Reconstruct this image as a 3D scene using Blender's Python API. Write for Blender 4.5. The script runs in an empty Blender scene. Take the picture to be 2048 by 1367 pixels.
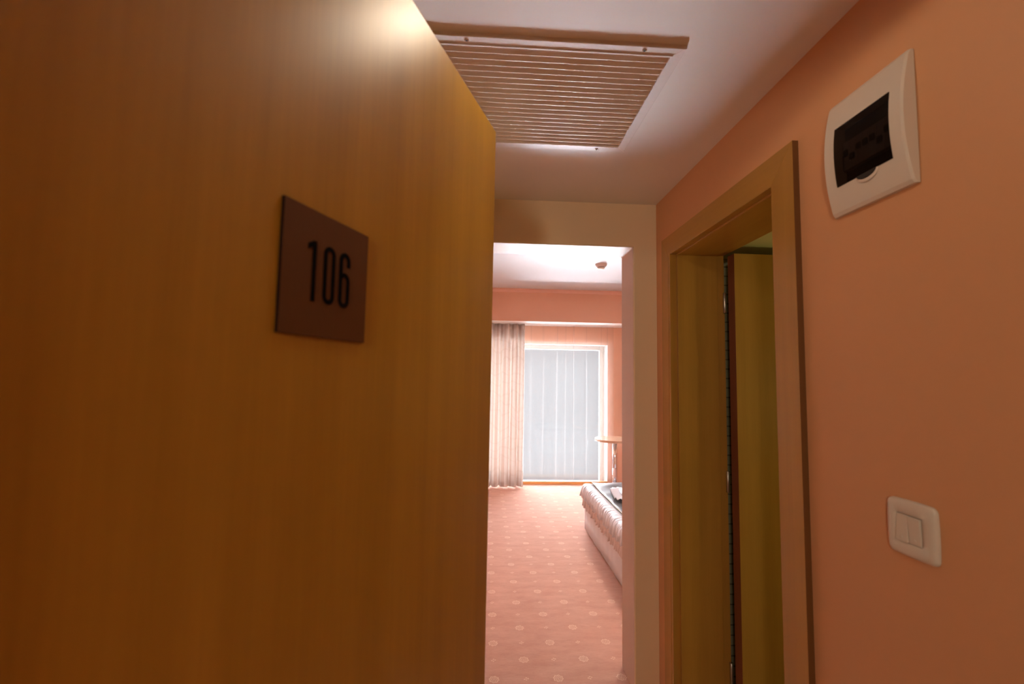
import bpy, bmesh, math, random
from mathutils import Vector, Matrix
random.seed(7)
C = bpy.context.scene
COL = C.collection
PI = math.pi
CAMZ = 1.43

# ------------------------------------------------------------------ camera
cd = bpy.data.cameras.new('camera'); cam = bpy.data.objects.new('camera', cd); COL.objects.link(cam)
cd.sensor_width = 36.0; cd.lens = 910.0 / 2048.0 * 36.0
cd.clip_start = 0.01; cd.clip_end = 200
def cam_matrix(yaw, pitch, roll):
    yaw, pitch, roll = map(math.radians, (yaw, pitch, roll))
    cy, sy, cp, sp, cr, sr = math.cos(yaw), math.sin(yaw), math.cos(pitch), math.sin(pitch), math.cos(roll), math.sin(roll)
    B = Matrix(((1, 0, 0), (0, 0, -1), (0, 1, 0)))
    Ry = Matrix(((cy, 0, -sy), (0, 1, 0), (sy, 0, cy)))
    Rp = Matrix(((1, 0, 0), (0, cp, sp), (0, -sp, cp)))
    Rr = Matrix(((cr, -sr, 0), (sr, cr, 0), (0, 0, 1)))
    M = Rr @ Rp @ Ry @ B
    X, Y, Z = M[0], -M[1], -M[2]
    return Matrix(((X[0], Y[0], Z[0], 0), (X[1], Y[1], Z[1], 0), (X[2], Y[2], Z[2], CAMZ), (0, 0, 0, 1)))
cam.matrix_world = cam_matrix(3.171, 4.389, 0.981)
cd.dof.use_dof = True; cd.dof.focus_distance = 3.6; cd.dof.aperture_fstop = 4.0
C.camera = cam

# ------------------------------------------------------------------ exposure, world, lights
vs = C.view_settings
vs.view_transform = 'Standard'; vs.look = 'None'; vs.gamma = 1.0; vs.use_curve_mapping = False
vs.exposure = 0.0

HORIZON = 0.34      # pale haze seen straight through the window
ZENITH = 28.0       # bright overcast sky higher up
GROUND_GLOW = 160.0       # added glow from below the window, banded by elevation to light ceilings
w = bpy.data.worlds.new('overcast_sky'); C.world = w; w.use_nodes = True
nt = w.node_tree; nt.nodes.clear()
tc = nt.nodes.new('ShaderNodeTexCoord'); sx = nt.nodes.new('ShaderNodeSeparateXYZ')
mr = nt.nodes.new('ShaderNodeMapRange'); mr.interpolation_type = 'SMOOTHSTEP'
mr.inputs['From Min'].default_value = 0.09; mr.inputs['From Max'].default_value = 0.30
mr.inputs['To Min'].default_value = HORIZON; mr.inputs['To Max'].default_value = ZENITH
bg = nt.nodes.new('ShaderNodeBackground'); wo = nt.nodes.new('ShaderNodeOutputWorld')
bg.inputs['Color'].default_value = (0.95, 0.98, 1.05, 1)
nt.links.new(tc.outputs['Generated'], sx.inputs[0]); nt.links.new(sx.outputs['Z'], mr.inputs['Value'])
mg = nt.nodes.new('ShaderNodeValToRGB'); mg.color_ramp.interpolation = 'LINEAR'
el = mg.color_ramp.elements; el[0].position = 0.0; el[0].color = (0.55, 0.55, 0.55, 1); el[1].position = 1.0; el[1].color = (0, 0, 0, 1)
for p_, v_ in ((0.18, 0.50), (0.24, 0.06), (0.29, 0.06), (0.32, 0.5), (0.345, 1.0), (0.381, 1.0), (0.3885, 0.0)): e_ = el.new(p_); e_.color = (v_, v_, v_, 1)  # bands shaped to brighten rooms and ceilings while the pane stays pale
h1 = nt.nodes.new('ShaderNodeMath'); h1.operation = 'MULTIPLY_ADD'; h1.inputs[1].default_value = 0.5; h1.inputs[2].default_value = 0.5
h2 = nt.nodes.new('ShaderNodeMath'); h2.operation = 'MULTIPLY'; h2.inputs[1].default_value = GROUND_GLOW
ad = nt.nodes.new('ShaderNodeMath'); ad.operation = 'ADD'
nt.links.new(sx.outputs['Z'], h1.inputs[0]); nt.links.new(h1.outputs[0], mg.inputs[0]); nt.links.new(mg.outputs[0], h2.inputs[0]); nt.links.new(mr.outputs['Result'], ad.inputs[0]); nt.links.new(h2.outputs[0], ad.inputs[1])
nt.links.new(ad.outputs[0], bg.inputs['Strength']); nt.links.new(bg.outputs[0], wo.inputs[0])

def add_light(name, kind, loc, power, color, rot=(0, 0, 0), **kw):
    l = bpy.data.lights.new(name, kind); l.energy = power; l.color = color
    for k, v in kw.items(): setattr(l, k, v)
    o = bpy.data.objects.new(name, l); COL.objects.link(o); o.location = loc; o.rotation_euler = rot
    return o
LAMP = (0.15, 0.885, 2.270)          # recessed downlight of the corridor
add_light('downlight_glow', 'SPOT', LAMP, 4.1, (1.0, 0.83, 0.62), spot_size=math.radians(166), spot_blend=0.08, shadow_soft_size=0.05)
add_light('bedroom_fill', 'AREA', (1.25, 3.2, 2.44), 17.0, (1.0, 0.94, 0.89), size=0.34, shape='DISK')  # added lamp out of view, brightens the bedroom
add_light('downlight_core', 'SPOT', LAMP, 6.0, (1.0, 0.88, 0.72), spot_size=math.radians(58), spot_blend=1.0, shadow_soft_size=0.035)
add_light('hallway_fill', 'AREA', (-0.60, -1.43, 1.72), 14.0, (1.0, 0.88, 0.66), rot=(math.radians(90), 0, math.radians(-14)), size=0.22, shape='DISK')  # added lamp behind the camera, lifts the end wall
add_light('bathroom_fill', 'POINT', (2.40, 1.2, 1.30), 9.5, (0.95, 0.88, 0.30), shadow_soft_size=0.05)  # unseen lamp added to light the bathroom ceiling and door

# ------------------------------------------------------------------ node helpers and materials
class NG:
    def __init__(s, name):
        s.m = bpy.data.materials.new(name); s.m.use_nodes = True; s.t = s.m.node_tree; s.t.nodes.clear()
        s.out = s.n('ShaderNodeOutputMaterial')
    def n(s, k, **kw):
        x = s.t.nodes.new(k)
        for a, b in kw.items(): setattr(x, a, b)
        return x
    def l(s, a, b): s.t.links.new(a, b)
    def set(s, sock, v):
        if hasattr(v, 'links') or hasattr(v, 'is_linked'): s.l(v, sock)
        else: sock.default_value = v
    def math(s, op, a, b=0.0, c=None, clamp=False):
        x = s.n('ShaderNodeMath', operation=op); x.use_clamp = clamp
        s.set(x.inputs[0], a); s.set(x.inputs[1], b)
        if c is not None: s.set(x.inputs[2], c)
        return x.outputs[0]
    def obj(s): return s.n('ShaderNodeTexCoord').outputs['Object']
    def noise(s, vec, scale, detail=3, rough=0.5, sc=None):
        if sc:
            mp = s.n('ShaderNodeMapping'); mp.inputs['Scale'].default_value = sc; s.l(vec, mp.inputs[0]); vec = mp.outputs[0]
        x = s.n('ShaderNodeTexNoise'); x.inputs['Scale'].default_value = scale
        x.inputs['Detail'].default_value = detail; x.inputs['Roughness'].default_value = rough
        s.l(vec, x.inputs['Vector']); return x.outputs['Fac']
    def mix(s, f, a, b):
        x = s.n('ShaderNodeMix', data_type='RGBA'); s.set(x.inputs[0], f)
        for sk, v in ((x.inputs[6], a), (x.inputs[7], b)):
            if isinstance(v, tuple): sk.default_value = (*v[:3], 1)
            else: s.l(v, sk)
        return x.outputs[2]
    def range(s, v, a, b, c=0.0, d=1.0):
        x = s.n('ShaderNodeMapRange'); x.inputs['From Min'].default_value = a; x.inputs['From Max'].default_value = b
        x.inputs['To Min'].default_value = c; x.inputs['To Max'].default_value = d; s.l(v, x.inputs['Value']); return x.outputs[0]
    def bsdf(s, color, rough=0.6, metal=0.0, bump=None, bs=0.1, bd=0.001, **kw):
        p = s.n('ShaderNodeBsdfPrincipled')
        if isinstance(color, tuple): p.inputs['Base Color'].default_value = (*color[:3], 1)
        else: s.l(color, p.inputs['Base Color'])
        s.set(p.inputs['Roughness'], rough); p.inputs['Metallic'].default_value = metal
        for k, v in kw.items(): s.set(p.inputs[k.replace('_', ' ')], v)
        if bump is not None:
            b = s.n('ShaderNodeBump'); b.inputs['Strength'].default_value = bs; b.inputs['Distance'].default_value = bd
            s.l(bump, b.inputs['Height']); s.l(b.outputs[0], p.inputs['Normal'])
        return p
    def end(s, sh): s.l(sh.outputs[0], s.out.inputs[0]); return s.m

def simple(name, color, rough=0.5, metal=0.0, nscale=60, var=0.04, bs=0.05, **kw):
    g = NG(name); f = g.noise(g.obj(), nscale, 3)
    c = g.mix(f, tuple(x * (1 - var) for x in color), tuple(min(1, x * (1 + var)) for x in color))
    return g.end(g.bsdf(c, rough, metal, bump=f, bs=bs, **kw))

def paint(name, color, rough=0.55, spec=0.35):
    g = NG(name); o = g.obj()
    big = g.noise(o, 1.7, 3); fine = g.noise(o, 140, 2, 0.6)
    c = g.mix(big, tuple(x * 0.97 for x in color), tuple(min(1, x * 1.03) for x in color))
    return g.end(g.bsdf(c, rough, bump=fine, bs=0.12, bd=0.0006, Specular_IOR_Level=spec))

def wood(name, dark, light, rough=0.4, axis='z', spec=0.5, coat=0.0):
    g = NG(name); o = g.obj()
    sc = {'z': (1, 1, 0.035), 'x': (0.035, 1, 1), 'y': (1, 0.035, 1)}[axis]
    a = g.noise(o, 16, 4, 0.55, sc); b = g.noise(o, 150, 3, 0.6, sc); 
    sc2 = {'z': (1, 1, 0.25), 'x': (0.25, 1, 1), 'y': (1, 0.25, 1)}[axis]
    cth = g.noise(o, 5, 3, 0.5, sc2)
    f = g.math('ADD', g.math('MULTIPLY', a, 0.55), g.math('ADD', g.math('MULTIPLY', b, 0.2), g.math('MULTIPLY', cth, 0.3)))
    c = g.mix(g.range(f, 0.36, 0.68), dark, light)
    return g.end(g.bsdf(c, rough, bump=b, bs=0.06, bd=0.0004, Specular_IOR_Level=spec, Coat_Weight=coat, Coat_Roughness=0.42))

M = {}
M['wall'] = paint('salmon_wall_paint', (0.70, 0.355, 0.175), 0.5)
M['tan'] = paint('tan_wall_paint', (0.86, 0.67, 0.45), 0.5)
M['bedwall'] = paint('bedroom_salmon_wall_paint', (0.80, 0.465, 0.325), 0.55)
M['reveal'] = paint('toned_down_reveal', (0.64, 0.49, 0.42), 0.5)  # tan wall made darker and pinker: dimming and bounce put into the colour
M['ceil'] = paint('white_ceiling_paint', (0.86, 0.83, 0.81), 0.26, 0.5)
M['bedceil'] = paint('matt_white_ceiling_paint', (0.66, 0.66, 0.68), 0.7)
M['pelmet_white'] = paint('white_pelmet_paint', (0.86, 0.82, 0.78), 0.6)
M['moulding'] = paint('pink_moulding_paint', (0.80, 0.50, 0.40), 0.6)
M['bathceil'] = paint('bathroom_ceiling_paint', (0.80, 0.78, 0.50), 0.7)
M['door'] = wood('honey_beech_veneer', (0.44, 0.224, 0.012), (0.60, 0.322, 0.030), 0.40, 'z', 0.5, 0.6)
M['casing'] = wood('beech_casing_veneer', (0.37, 0.185, 0.030), (0.47, 0.245, 0.045), 0.36, 'z', 0.5)
M['casing_y'] = wood('beech_casing_veneer_across', (0.37, 0.185, 0.030), (0.47, 0.245, 0.045), 0.36, 'y', 0.5)
M['edge'] = wood('reddish_door_edging', (0.16, 0.045, 0.02), (0.22, 0.07, 0.03), 0.5, 'z')
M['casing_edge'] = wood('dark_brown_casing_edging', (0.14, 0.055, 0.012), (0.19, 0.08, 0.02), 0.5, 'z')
M['threshold'] = wood('orange_wood_sill', (0.62, 0.27, 0.07), (0.76, 0.38, 0.12), 0.4, 'x')
M['tabletop'] = wood('pale_beech_tabletop', (0.55, 0.33, 0.22), (0.68, 0.44, 0.30), 0.25, 'x')
M['white_plastic'] = simple('warm_white_plastic', (0.72, 0.64, 0.55), 0.28, var=0.01, bs=0.01)
M['white_metal'] = simple('white_lacquered_metal', (0.80, 0.76, 0.75), 0.22, var=0.01, bs=0.01)
M['slat'] = simple('beige_lacquered_slats', (0.90, 0.86, 0.82), 0.3, var=0.02, bs=0.01)
M['dark'] = simple('dark_cavity', (0.02, 0.015, 0.012), 0.7)
M['black_plastic'] = simple('black_breaker_plastic', (0.05, 0.045, 0.045), 0.4)
M['grey_plastic'] = simple('grey_breaker_plastic', (0.34, 0.33, 0.33), 0.4)
M['bronze'] = simple('bronze_number_plate', (0.135, 0.046, 0.004), 0.7, 0.0, 200, 0.05)
M['bronze_edge'] = simple('dark_plate_edge', (0.02, 0.006, 0.003), 0.8, Specular_IOR_Level=0.1)
M['digit'] = simple('black_digits', (0.004, 0.003, 0.003), 0.9, Specular_IOR_Level=0.1)
M['chrome'] = simple('chrome', (0.72, 0.72, 0.76), 0.12, 1.0, var=0.01, bs=0.0)
M['steel'] = simple('steel_hinge', (0.50, 0.48, 0.45), 0.35, 1.0)
M['frame_white'] = simple('white_window_frame', (0.50, 0.43, 0.37), 0.4, var=0.01)
M['mattress'] = simple('white_mattress_ticking', (0.78, 0.75, 0.75), 0.85)
M['concrete'] = simple('pale_balcony_concrete', (0.6, 0.6, 0.6), 0.8)

def cloth_mat(name, color, var=0.06, rough=0.8, sheen=0.3, sc=(1, 1, 1), scale=90, trans=0.0):
    g = NG(name); o = g.obj(); f = g.noise(o, scale, 3, 0.6, sc)
    c = g.mix(f, tuple(x * (1 - var) for x in color), tuple(min(1, x * (1 + var)) for x in color))
    p = g.bsdf(c, rough, bump=f, bs=0.15, bd=0.001, Sheen_Weight=sheen)
    if trans:
        t = g.n('ShaderNodeBsdfTranslucent'); g.l(c, t.inputs[0]); m = g.n('ShaderNodeMixShader'); m.inputs[0].default_value = trans
        g.l(p.outputs[0], m.inputs[1]); g.l(t.outputs[0], m.inputs[2]); return g.end(m)
    return g.end(p)
M['base_fabric'] = cloth_mat('white_valance_fabric', (0.80, 0.79, 0.84), 0.04, sc=(1, 1, 0.1), scale=30)
M['satin_white'] = cloth_mat('white_satin', (0.80, 0.80, 0.88), 0.03, 0.38, 0.2)
M['satin_pink'] = cloth_mat('pinkish_gathered_satin', (0.78, 0.67, 0.66), 0.05, 0.42, 0.2)
M['charcoal'] = cloth_mat('charcoal_satin', (0.085, 0.095, 0.105), 0.15, 0.42, 0.3)
M['gold'] = cloth_mat('gold_piping', (0.45, 0.36, 0.25), 0.3, 0.5, scale=220)

# curtain cloth: beige stripes with faint swirls
g = NG('striped_beige_curtain_cloth'); o = g.obj()
uv = g.n('ShaderNodeUVMap').outputs[0]
sp = g.n('ShaderNodeSeparateXYZ'); g.l(uv, sp.inputs[0])
st = g.math('SINE', g.math('MULTIPLY', sp.outputs[0], 2 * PI * 9.0))
st2 = g.math('SINE', g.math('MULTIPLY', sp.outputs[0], 2 * PI * 23.0))
sf = g.range(g.math('ADD', st, g.math('MULTIPLY', st2, 0.5)), -1.2, 1.2)
wv = g.n('ShaderNodeTexWave'); wv.wave_type = 'RINGS'; wv.inputs['Scale'].default_value = 2.2; wv.inputs['Distortion'].default_value = 9
wv.inputs['Detail'].default_value = 1.0; g.l(uv, wv.inputs['Vector'])
sw = g.range(wv.outputs['Fac'], 0.90, 0.99)
c = g.mix(sf, (0.68, 0.57, 0.51), (0.84, 0.80, 0.77))
c = g.mix(g.math('MULTIPLY', sw, 0.12), c, (0.50, 0.38, 0.32))
p = g.bsdf(c, 0.75, bump=sw, bs=0.2, Sheen_Weight=0.2); t = g.n('ShaderNodeBsdfTranslucent'); g.l(c, t.inputs[0])
m = g.n('ShaderNodeMixShader'); m.inputs[0].default_value = 0.42; g.l(p.outputs[0], m.inputs[1]); g.l(t.outputs[0], m.inputs[2])
M['curtain'] = g.end(m)
# sheer voile
g = NG('sheer_white_voile'); o = g.obj()
tr = g.n('ShaderNodeBsdfTransparent'); tl = g.n('ShaderNodeBsdfTranslucent'); df = g.n('ShaderNodeBsdfDiffuse')
tl.inputs[0].default_value = (0.9, 0.87, 0.85, 1); df.inputs[0].default_value = (0.88, 0.80, 0.77, 1)
m1 = g.n('ShaderNodeMixShader'); m1.inputs[0].default_value = 0.66; g.l(tl.outputs[0], m1.inputs[1]); g.l(df.outputs[0], m1.inputs[2])
lw = g.n('ShaderNodeLayerWeight'); lw.inputs[0].default_value = 0.35
fac = g.range(lw.outputs['Facing'], 0.0, 0.9, 0.11, 0.42)
m2 = g.n('ShaderNodeMixShader'); g.l(fac, m2.inputs[0]); g.l(tr.outputs[0], m2.inputs[1]); g.l(m1.outputs[0], m2.inputs[2])
M['sheer'] = g.end(m2)
# window glass
g = NG('clear_window_glass'); tr = g.n('ShaderNodeBsdfTransparent'); gl = g.n('ShaderNodeBsdfGlossy'); gl.inputs['Roughness'].default_value = 0.02
fr = g.n('ShaderNodeFresnel'); fr.inputs[0].default_value = 1.45; tr.inputs[0].default_value = (0.97, 0.98, 0.98, 1)
m = g.n('ShaderNodeMixShader'); g.l(fr.outputs[0], m.inputs[0]); g.l(tr.outputs[0], m.inputs[1]); g.l(gl.outputs[0], m.inputs[2]); M['glass'] = g.end(m)
# smoked cover
g = NG('smoked_transparent_plastic'); tr = g.n('ShaderNodeBsdfTransparent'); tr.inputs[0].default_value = (0.55, 0.48, 0.44, 1)
p = g.bsdf((0.012, 0.009, 0.008), 0.22)
m = g.n('ShaderNodeMixShader'); m.inputs[0].default_value = 0.20; g.l(tr.outputs[0], m.inputs[1]); g.l(p.outputs[0], m.inputs[2]); M['smoked'] = g.end(m)
# lamp diffuser
g = NG('lit_lamp_diffuser'); e = g.n('ShaderNodeEmission'); e.inputs[0].default_value = (1, 0.85, 0.66, 1); e.inputs[1].default_value = 3; M['lampglass'] = g.end(e)
# bathroom tiles
g = NG('bathroom_wall_tiles'); o = g.obj(); br = g.n('ShaderNodeTexBrick'); br.offset = 0
mp = g.n('ShaderNodeMapping'); mp.inputs['Rotation'].default_value = (PI / 2, 0, 0); g.l(o, mp.inputs[0]); g.l(mp.outputs[0], br.inputs[0])
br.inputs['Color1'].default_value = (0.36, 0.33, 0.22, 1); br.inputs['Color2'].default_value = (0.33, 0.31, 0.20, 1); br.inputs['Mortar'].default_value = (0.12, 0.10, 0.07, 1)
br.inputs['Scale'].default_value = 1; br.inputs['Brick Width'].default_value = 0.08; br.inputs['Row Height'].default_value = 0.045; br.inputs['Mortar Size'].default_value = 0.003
M['tiles'] = g.end(g.bsdf(br.outputs[0], 0.3))

# carpet with medallions and four-dot sprigs
g = NG('salmon_patterned_carpet'); o = g.obj(); sp = g.n('ShaderNodeSeparateXYZ'); g.l(o, sp.inputs[0])
PX, PY = 0.307, 0.2945
wn = g.n('ShaderNodeTexNoise'); wn.inputs['Scale'].default_value = 130; g.l(o, wn.inputs['Vector'])
ws = g.n('ShaderNodeSeparateXYZ'); g.l(wn.outputs['Color'], ws.inputs[0])
def local(x0, y0):
    def ax(v, nz, q, p0):
        v = g.math('ADD', v, g.math('MULTIPLY', g.math('SUBTRACT', nz, 0.5), 0.006))
        t = g.math('DIVIDE', g.math('SUBTRACT', v, q), p0)
        fr_ = g.math('SUBTRACT', t, g.math('FLOOR', g.math('ADD', t, 0.5)))
        return g.math('MULTIPLY', fr_, p0)
    lx = ax(sp.outputs[0], ws.outputs[0], x0, PX); ly = ax(sp.outputs[1], ws.outputs[1], y0, PY)
    return lx, ly
def dist(lx, ly, cx=0, cy=0):
    a_ = g.math('SUBTRACT', lx, cx); b_ = g.math('SUBTRACT', ly, cy)
    return g.math('SQRT', g.math('ADD', g.math('MULTIPLY', a_, a_), g.math('MULTIPLY', b_, b_)))
def medallion(x0, y0):
    lx, ly = local(x0, y0); r = dist(lx, ly); th = g.math('ARCTAN2', ly, lx)
    rr = g.math('ADD', r, g.math('MULTIPLY', g.math('SINE', g.math('MULTIPLY', th, 8.0)), 0.0023))
    ring = g.math('LESS_THAN', g.math('ABSOLUTE', g.math('SUBTRACT', rr, 0.0210)), 0.0029)
    pet = g.math('GREATER_THAN', g.math('SINE', g.math('ADD', g.math('MULTIPLY', th, 8.0), g.math('MULTIPLY', r, 260.0))), 0.15)
    inner = g.math('MULTIPLY', pet, g.math('LESS_THAN', g.math('ABSOLUTE', g.math('SUBTRACT', r, 0.0110)), 0.0048))
    core = g.math('LESS_THAN', r, 0.0035)
    return g.math('MAXIMUM', g.math('MAXIMUM', ring, inner), core)
def sprig(x0, y0):
    lx, ly = local(x0, y0); out = None
    for cx, cy in ((0.0085, 0.002), (-0.0085, -0.002), (0.0, 0.0078), (0.0, -0.0078)):
        dd = g.math('LESS_THAN', dist(lx, ly, cx, cy), 0.0042); out = dd if out is None else g.math('MAXIMUM', out, dd)
    return out
pat = medallion(0.068, 2.272)
for q in (medallion(0.068 + PX / 2, 2.272 + PY / 2), sprig(0.068 + PX / 2, 2.272), sprig(0.068, 2.272 + PY / 2)): pat = g.math('MAXIMUM', pat, q)
pile = g.noise(o, 420, 3, 0.7); blot = g.noise(o, 9, 4, 0.6, (0.6, 1.6, 1)); wear = g.noise(o, 60, 4, 0.7, (0.5, 2.2, 1))
f = g.math('ADD', g.math('MULTIPLY', blot, 0.5), g.math('ADD', g.math('MULTIPLY', wear, 0.3), g.math('MULTIPLY', pile, 0.2)))
c = g.mix(g.range(f, 0.35, 0.65), (0.60, 0.295, 0.205), (0.76, 0.435, 0.325))
c = g.mix(g.math('MULTIPLY', pat, g.range(pile, 0.3, 0.6, 0.55, 1.0)), c, (0.90, 0.66, 0.50))
hgt = g.math('ADD', pile, g.math('MULTIPLY', wear, 0.8))
M['carpet'] = g.end(g.bsdf(c, 0.95, bump=hgt, bs=0.5, bd=0.003, Sheen_Weight=0.25, Specular_IOR_Level=0.15))

# ------------------------------------------------------------------ mesh helpers
def new_bm(): return bmesh.new()
def link(name, bm, mat, parent=None, smooth=False, bevel=0.0, seg=2, solid=0.0, mats=None, autosmooth=None):
    me = bpy.data.meshes.new(name); bmesh.ops.recalc_face_normals(bm, faces=bm.faces); bm.to_mesh(me); bm.free()
    for mm in (mats or [mat]): me.materials.append(mm)
    if smooth:
        for p_ in me.polygons: p_.use_smooth = True
    o_ = bpy.data.objects.new(name, me); COL.objects.link(o_)
    if parent: o_.parent = parent
    if solid:
        s_ = o_.modifiers.new('thickness', 'SOLIDIFY'); s_.thickness = solid; s_.offset = 0
    if bevel:
        b_ = o_.modifiers.new('bevel', 'BEVEL'); b_.width = bevel; b_.segments = seg; b_.limit_method = 'ANGLE'; b_.angle_limit = math.radians(40)
        b_.harden_normals = True
        for p_ in me.polygons: p_.use_smooth = True
    return o_
def box(bm, x0, x1, y0, y1, z0, z1, mi=0):
    v = [bm.verts.new(p_) for p_ in ((x0, y0, z0), (x1, y0, z0), (x1, y1, z0), (x0, y1, z0), (x0, y0, z1), (x1, y0, z1), (x1, y1, z1), (x0, y1, z1))]
    for q in ((0, 3, 2, 1), (4, 5, 6, 7), (0, 1, 5, 4), (1, 2, 6, 5), (2, 3, 7, 6), (3, 0, 4, 7)):
        bm.faces.new([v[i] for i in q]).material_index = mi
    return v
def prism(bm, pts, axis, a0, a1, mi=0):
    # closed outline pts (2D) extruded along axis
    def mk(p_, t):
        if axis == 'x': return (t, p_[0], p_[1])
        if axis == 'y': return (p_[0], t, p_[1])
        return (p_[0], p_[1], t)
    A = [bm.verts.new(mk(p_, a0)) for p_ in pts]; B = [bm.verts.new(mk(p_, a1)) for p_ in pts]; n = len(pts)
    bm.faces.new(A).material_index = mi; bm.faces.new(B[::-1]).material_index = mi
    for i in range(n): bm.faces.new((A[i], B[i], B[(i + 1) % n], A[(i + 1) % n])).material_index = mi
def lathe(bm, prof, cx, cy, n=48, cap=True):
    rings = []
    for r, z in prof: rings.append([bm.verts.new((cx + r * math.cos(2 * PI * i / n), cy + r * math.sin(2 * PI * i / n), z)) for i in range(n)])
    for a_, b_ in zip(rings, rings[1:]):
        for i in range(n): bm.faces.new((a_[i], a_[(i + 1) % n], b_[(i + 1) % n], b_[i]))
    if cap: bm.faces.new(rings[0][::-1]); bm.faces.new(rings[-1])
def grid(bm, rows, closed=False, uvs=None):
    V = [[bm.verts.new(p_) for p_ in r] for r in rows]; fs = []
    for i in range(len(V) - 1):
        n = len(V[i])
        for j in range(n if closed else n - 1):
            fs.append((bm.faces.new((V[i][j], V[i][(j + 1) % n], V[i + 1][(j + 1) % n], V[i + 1][j])), i, j))
    if uvs:
        lay = bm.loops.layers.uv.new('UVMap')
        for f_, i, j in fs:
            for lp, (a_, b_) in zip(f_.loops, ((i, j), (i, j + 1), (i + 1, j + 1), (i + 1, j))): lp[lay].uv = uvs(a_, b_)
    return V
def boxobj(name, dims, mat, parent=None, **kw):
    bm = new_bm(); box(bm, *dims); return link(name, bm, mat, parent, **kw)
def tag(o_, label=None, cat=None, group=None, kind=None):
    if label: o_['label'] = label
    if cat: o_['category'] = cat
    if group: o_['group'] = group
    if kind: o_['kind'] = kind
    return o_
def empty(name, loc=(0, 0, 0), rz=0.0):
    o_ = bpy.data.objects.new(name, None); COL.objects.link(o_); o_.location = loc; o_.rotation_euler = (0, 0, rz); o_.empty_display_size = 0.1
    return o_
def struct(o_, label, cat): return tag(o_, label, cat, kind='structure')

# ------------------------------------------------------------------ room shell
XW = 0.82      # corridor right wall face
YE = 2.147     # corridor end wall face
YB = 2.345     # bedroom side of that wall
ZC = CAMZ + 0.858
OPX, OPZ = 0.705, CAMZ + 0.643      # opening to the bedroom
YW = 6.215     # window wall face
ZB = CAMZ + 1.119
XBL, XBR = -0.75, 3.12

# one mesh for carpet running through corridor and bedroom
struct(boxobj('floor', (-2.2, 3.4, -1.9, 6.25, -0.12, 0.0), M['carpet']), 'salmon carpet with rows of pale medallions running from corridor to window', 'floor')

# right corridor wall with the bathroom doorway hole: hole y 1.215..1.975, z 0..2.0
HY0, HY1, HZ = 1.20, 1.962, CAMZ + 0.567
bm = new_bm()
box(bm, XW, 1.04, 0.02, HY0, 0, 2.55); box(bm, XW, 1.04, HY1, YE, 0, 2.55); box(bm, XW, 1.04, HY0, HY1, HZ, 2.55)
struct(link('wall_right', bm, M['wall']), 'salmon painted corridor wall carrying the fuse box and light switch', 'wall')
# end wall with opening
bm = new_bm()
OL = -0.17
prism(bm, [(-0.95, 0), (-0.95, 2.75), (3.3, 2.75), (3.3, 0), (OPX, 0), (OPX, OPZ), (OL, OPZ), (OL, 0)], 'y', YE, YB)
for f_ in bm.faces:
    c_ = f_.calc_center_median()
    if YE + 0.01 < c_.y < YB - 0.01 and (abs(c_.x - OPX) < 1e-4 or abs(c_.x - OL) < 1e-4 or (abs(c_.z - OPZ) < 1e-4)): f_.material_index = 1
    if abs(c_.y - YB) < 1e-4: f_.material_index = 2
struct(link('wall_end', bm, None, bevel=0.008, seg=3, mats=[M['tan'], M['reveal'], M['bedwall']]), 'tan corridor end wall with the wide square opening into the bedroom', 'wall')
struct(boxobj('wall_left', (-0.50, -0.38, 0.02, YE, 0, 2.55), M['wall']), 'salmon corridor wall behind the open entrance door', 'wall')
struct(boxobj('ceiling', (-0.50, 1.04, 0.02, YE, ZC, ZC + 0.14), M['ceil']), 'low satin white ceiling of the corridor', 'ceiling')
# entry wall and outer hallway (behind the camera)
EX0, EX1, EZ = -0.345, 0.62, CAMZ + 0.64
bm = new_bm()
box(bm, -2.2, EX0 - 0.0, 0.045, 0.20, 0, 2.55); box(bm, EX1, 2.2, 0.045, 0.20, 0, 2.55); box(bm, EX0, EX1, 0.045, 0.20, EZ, 2.55)
struct(link('wall_entry', bm, M['wall']), 'salmon wall around the entrance doorway', 'wall')
bm = new_bm()
box(bm, EX0 - 0.06, EX0 + 0.03, 0.028, 0.205, 0, EZ + 0.05); box(bm, EX1 - 0.03, EX1 + 0.06, 0.028, 0.205, 0, EZ + 0.05); box(bm, EX0 + 0.03, EX1 - 0.03, 0.028, 0.205, EZ - 0.02, EZ + 0.05)
struct(link('trim_1', bm, M['casing']), 'beech frame lining the entrance doorway', 'door frame')
bm = new_bm(); box(bm, -2.2, 2.2, -1.7, -1.55, 0, 2.55)
struct(link('wall_hallway', bm, M['wall']), 'salmon wall on the far side of the outer hallway', 'wall')
bm = new_bm(); box(bm, -2.3, -2.15, -1.7, 0.2, 0, 2.55)
struct(link('wall_hallway_left', bm, M['wall']), 'salmon wall closing the outer hallway on the left', 'wall')
bm = new_bm(); box(bm, 2.15, 2.3, -1.7, 0.2, 0, 2.55)
struct(link('wall_hallway_right', bm, M['wall']), 'salmon wall closing the outer hallway on the right', 'wall')
struct(boxobj('ceiling_hallway', (-2.2, 2.2, -1.7, 0.045, 2.45, 2.6), M['ceil']), 'white ceiling of the outer hallway', 'ceiling')

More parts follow.
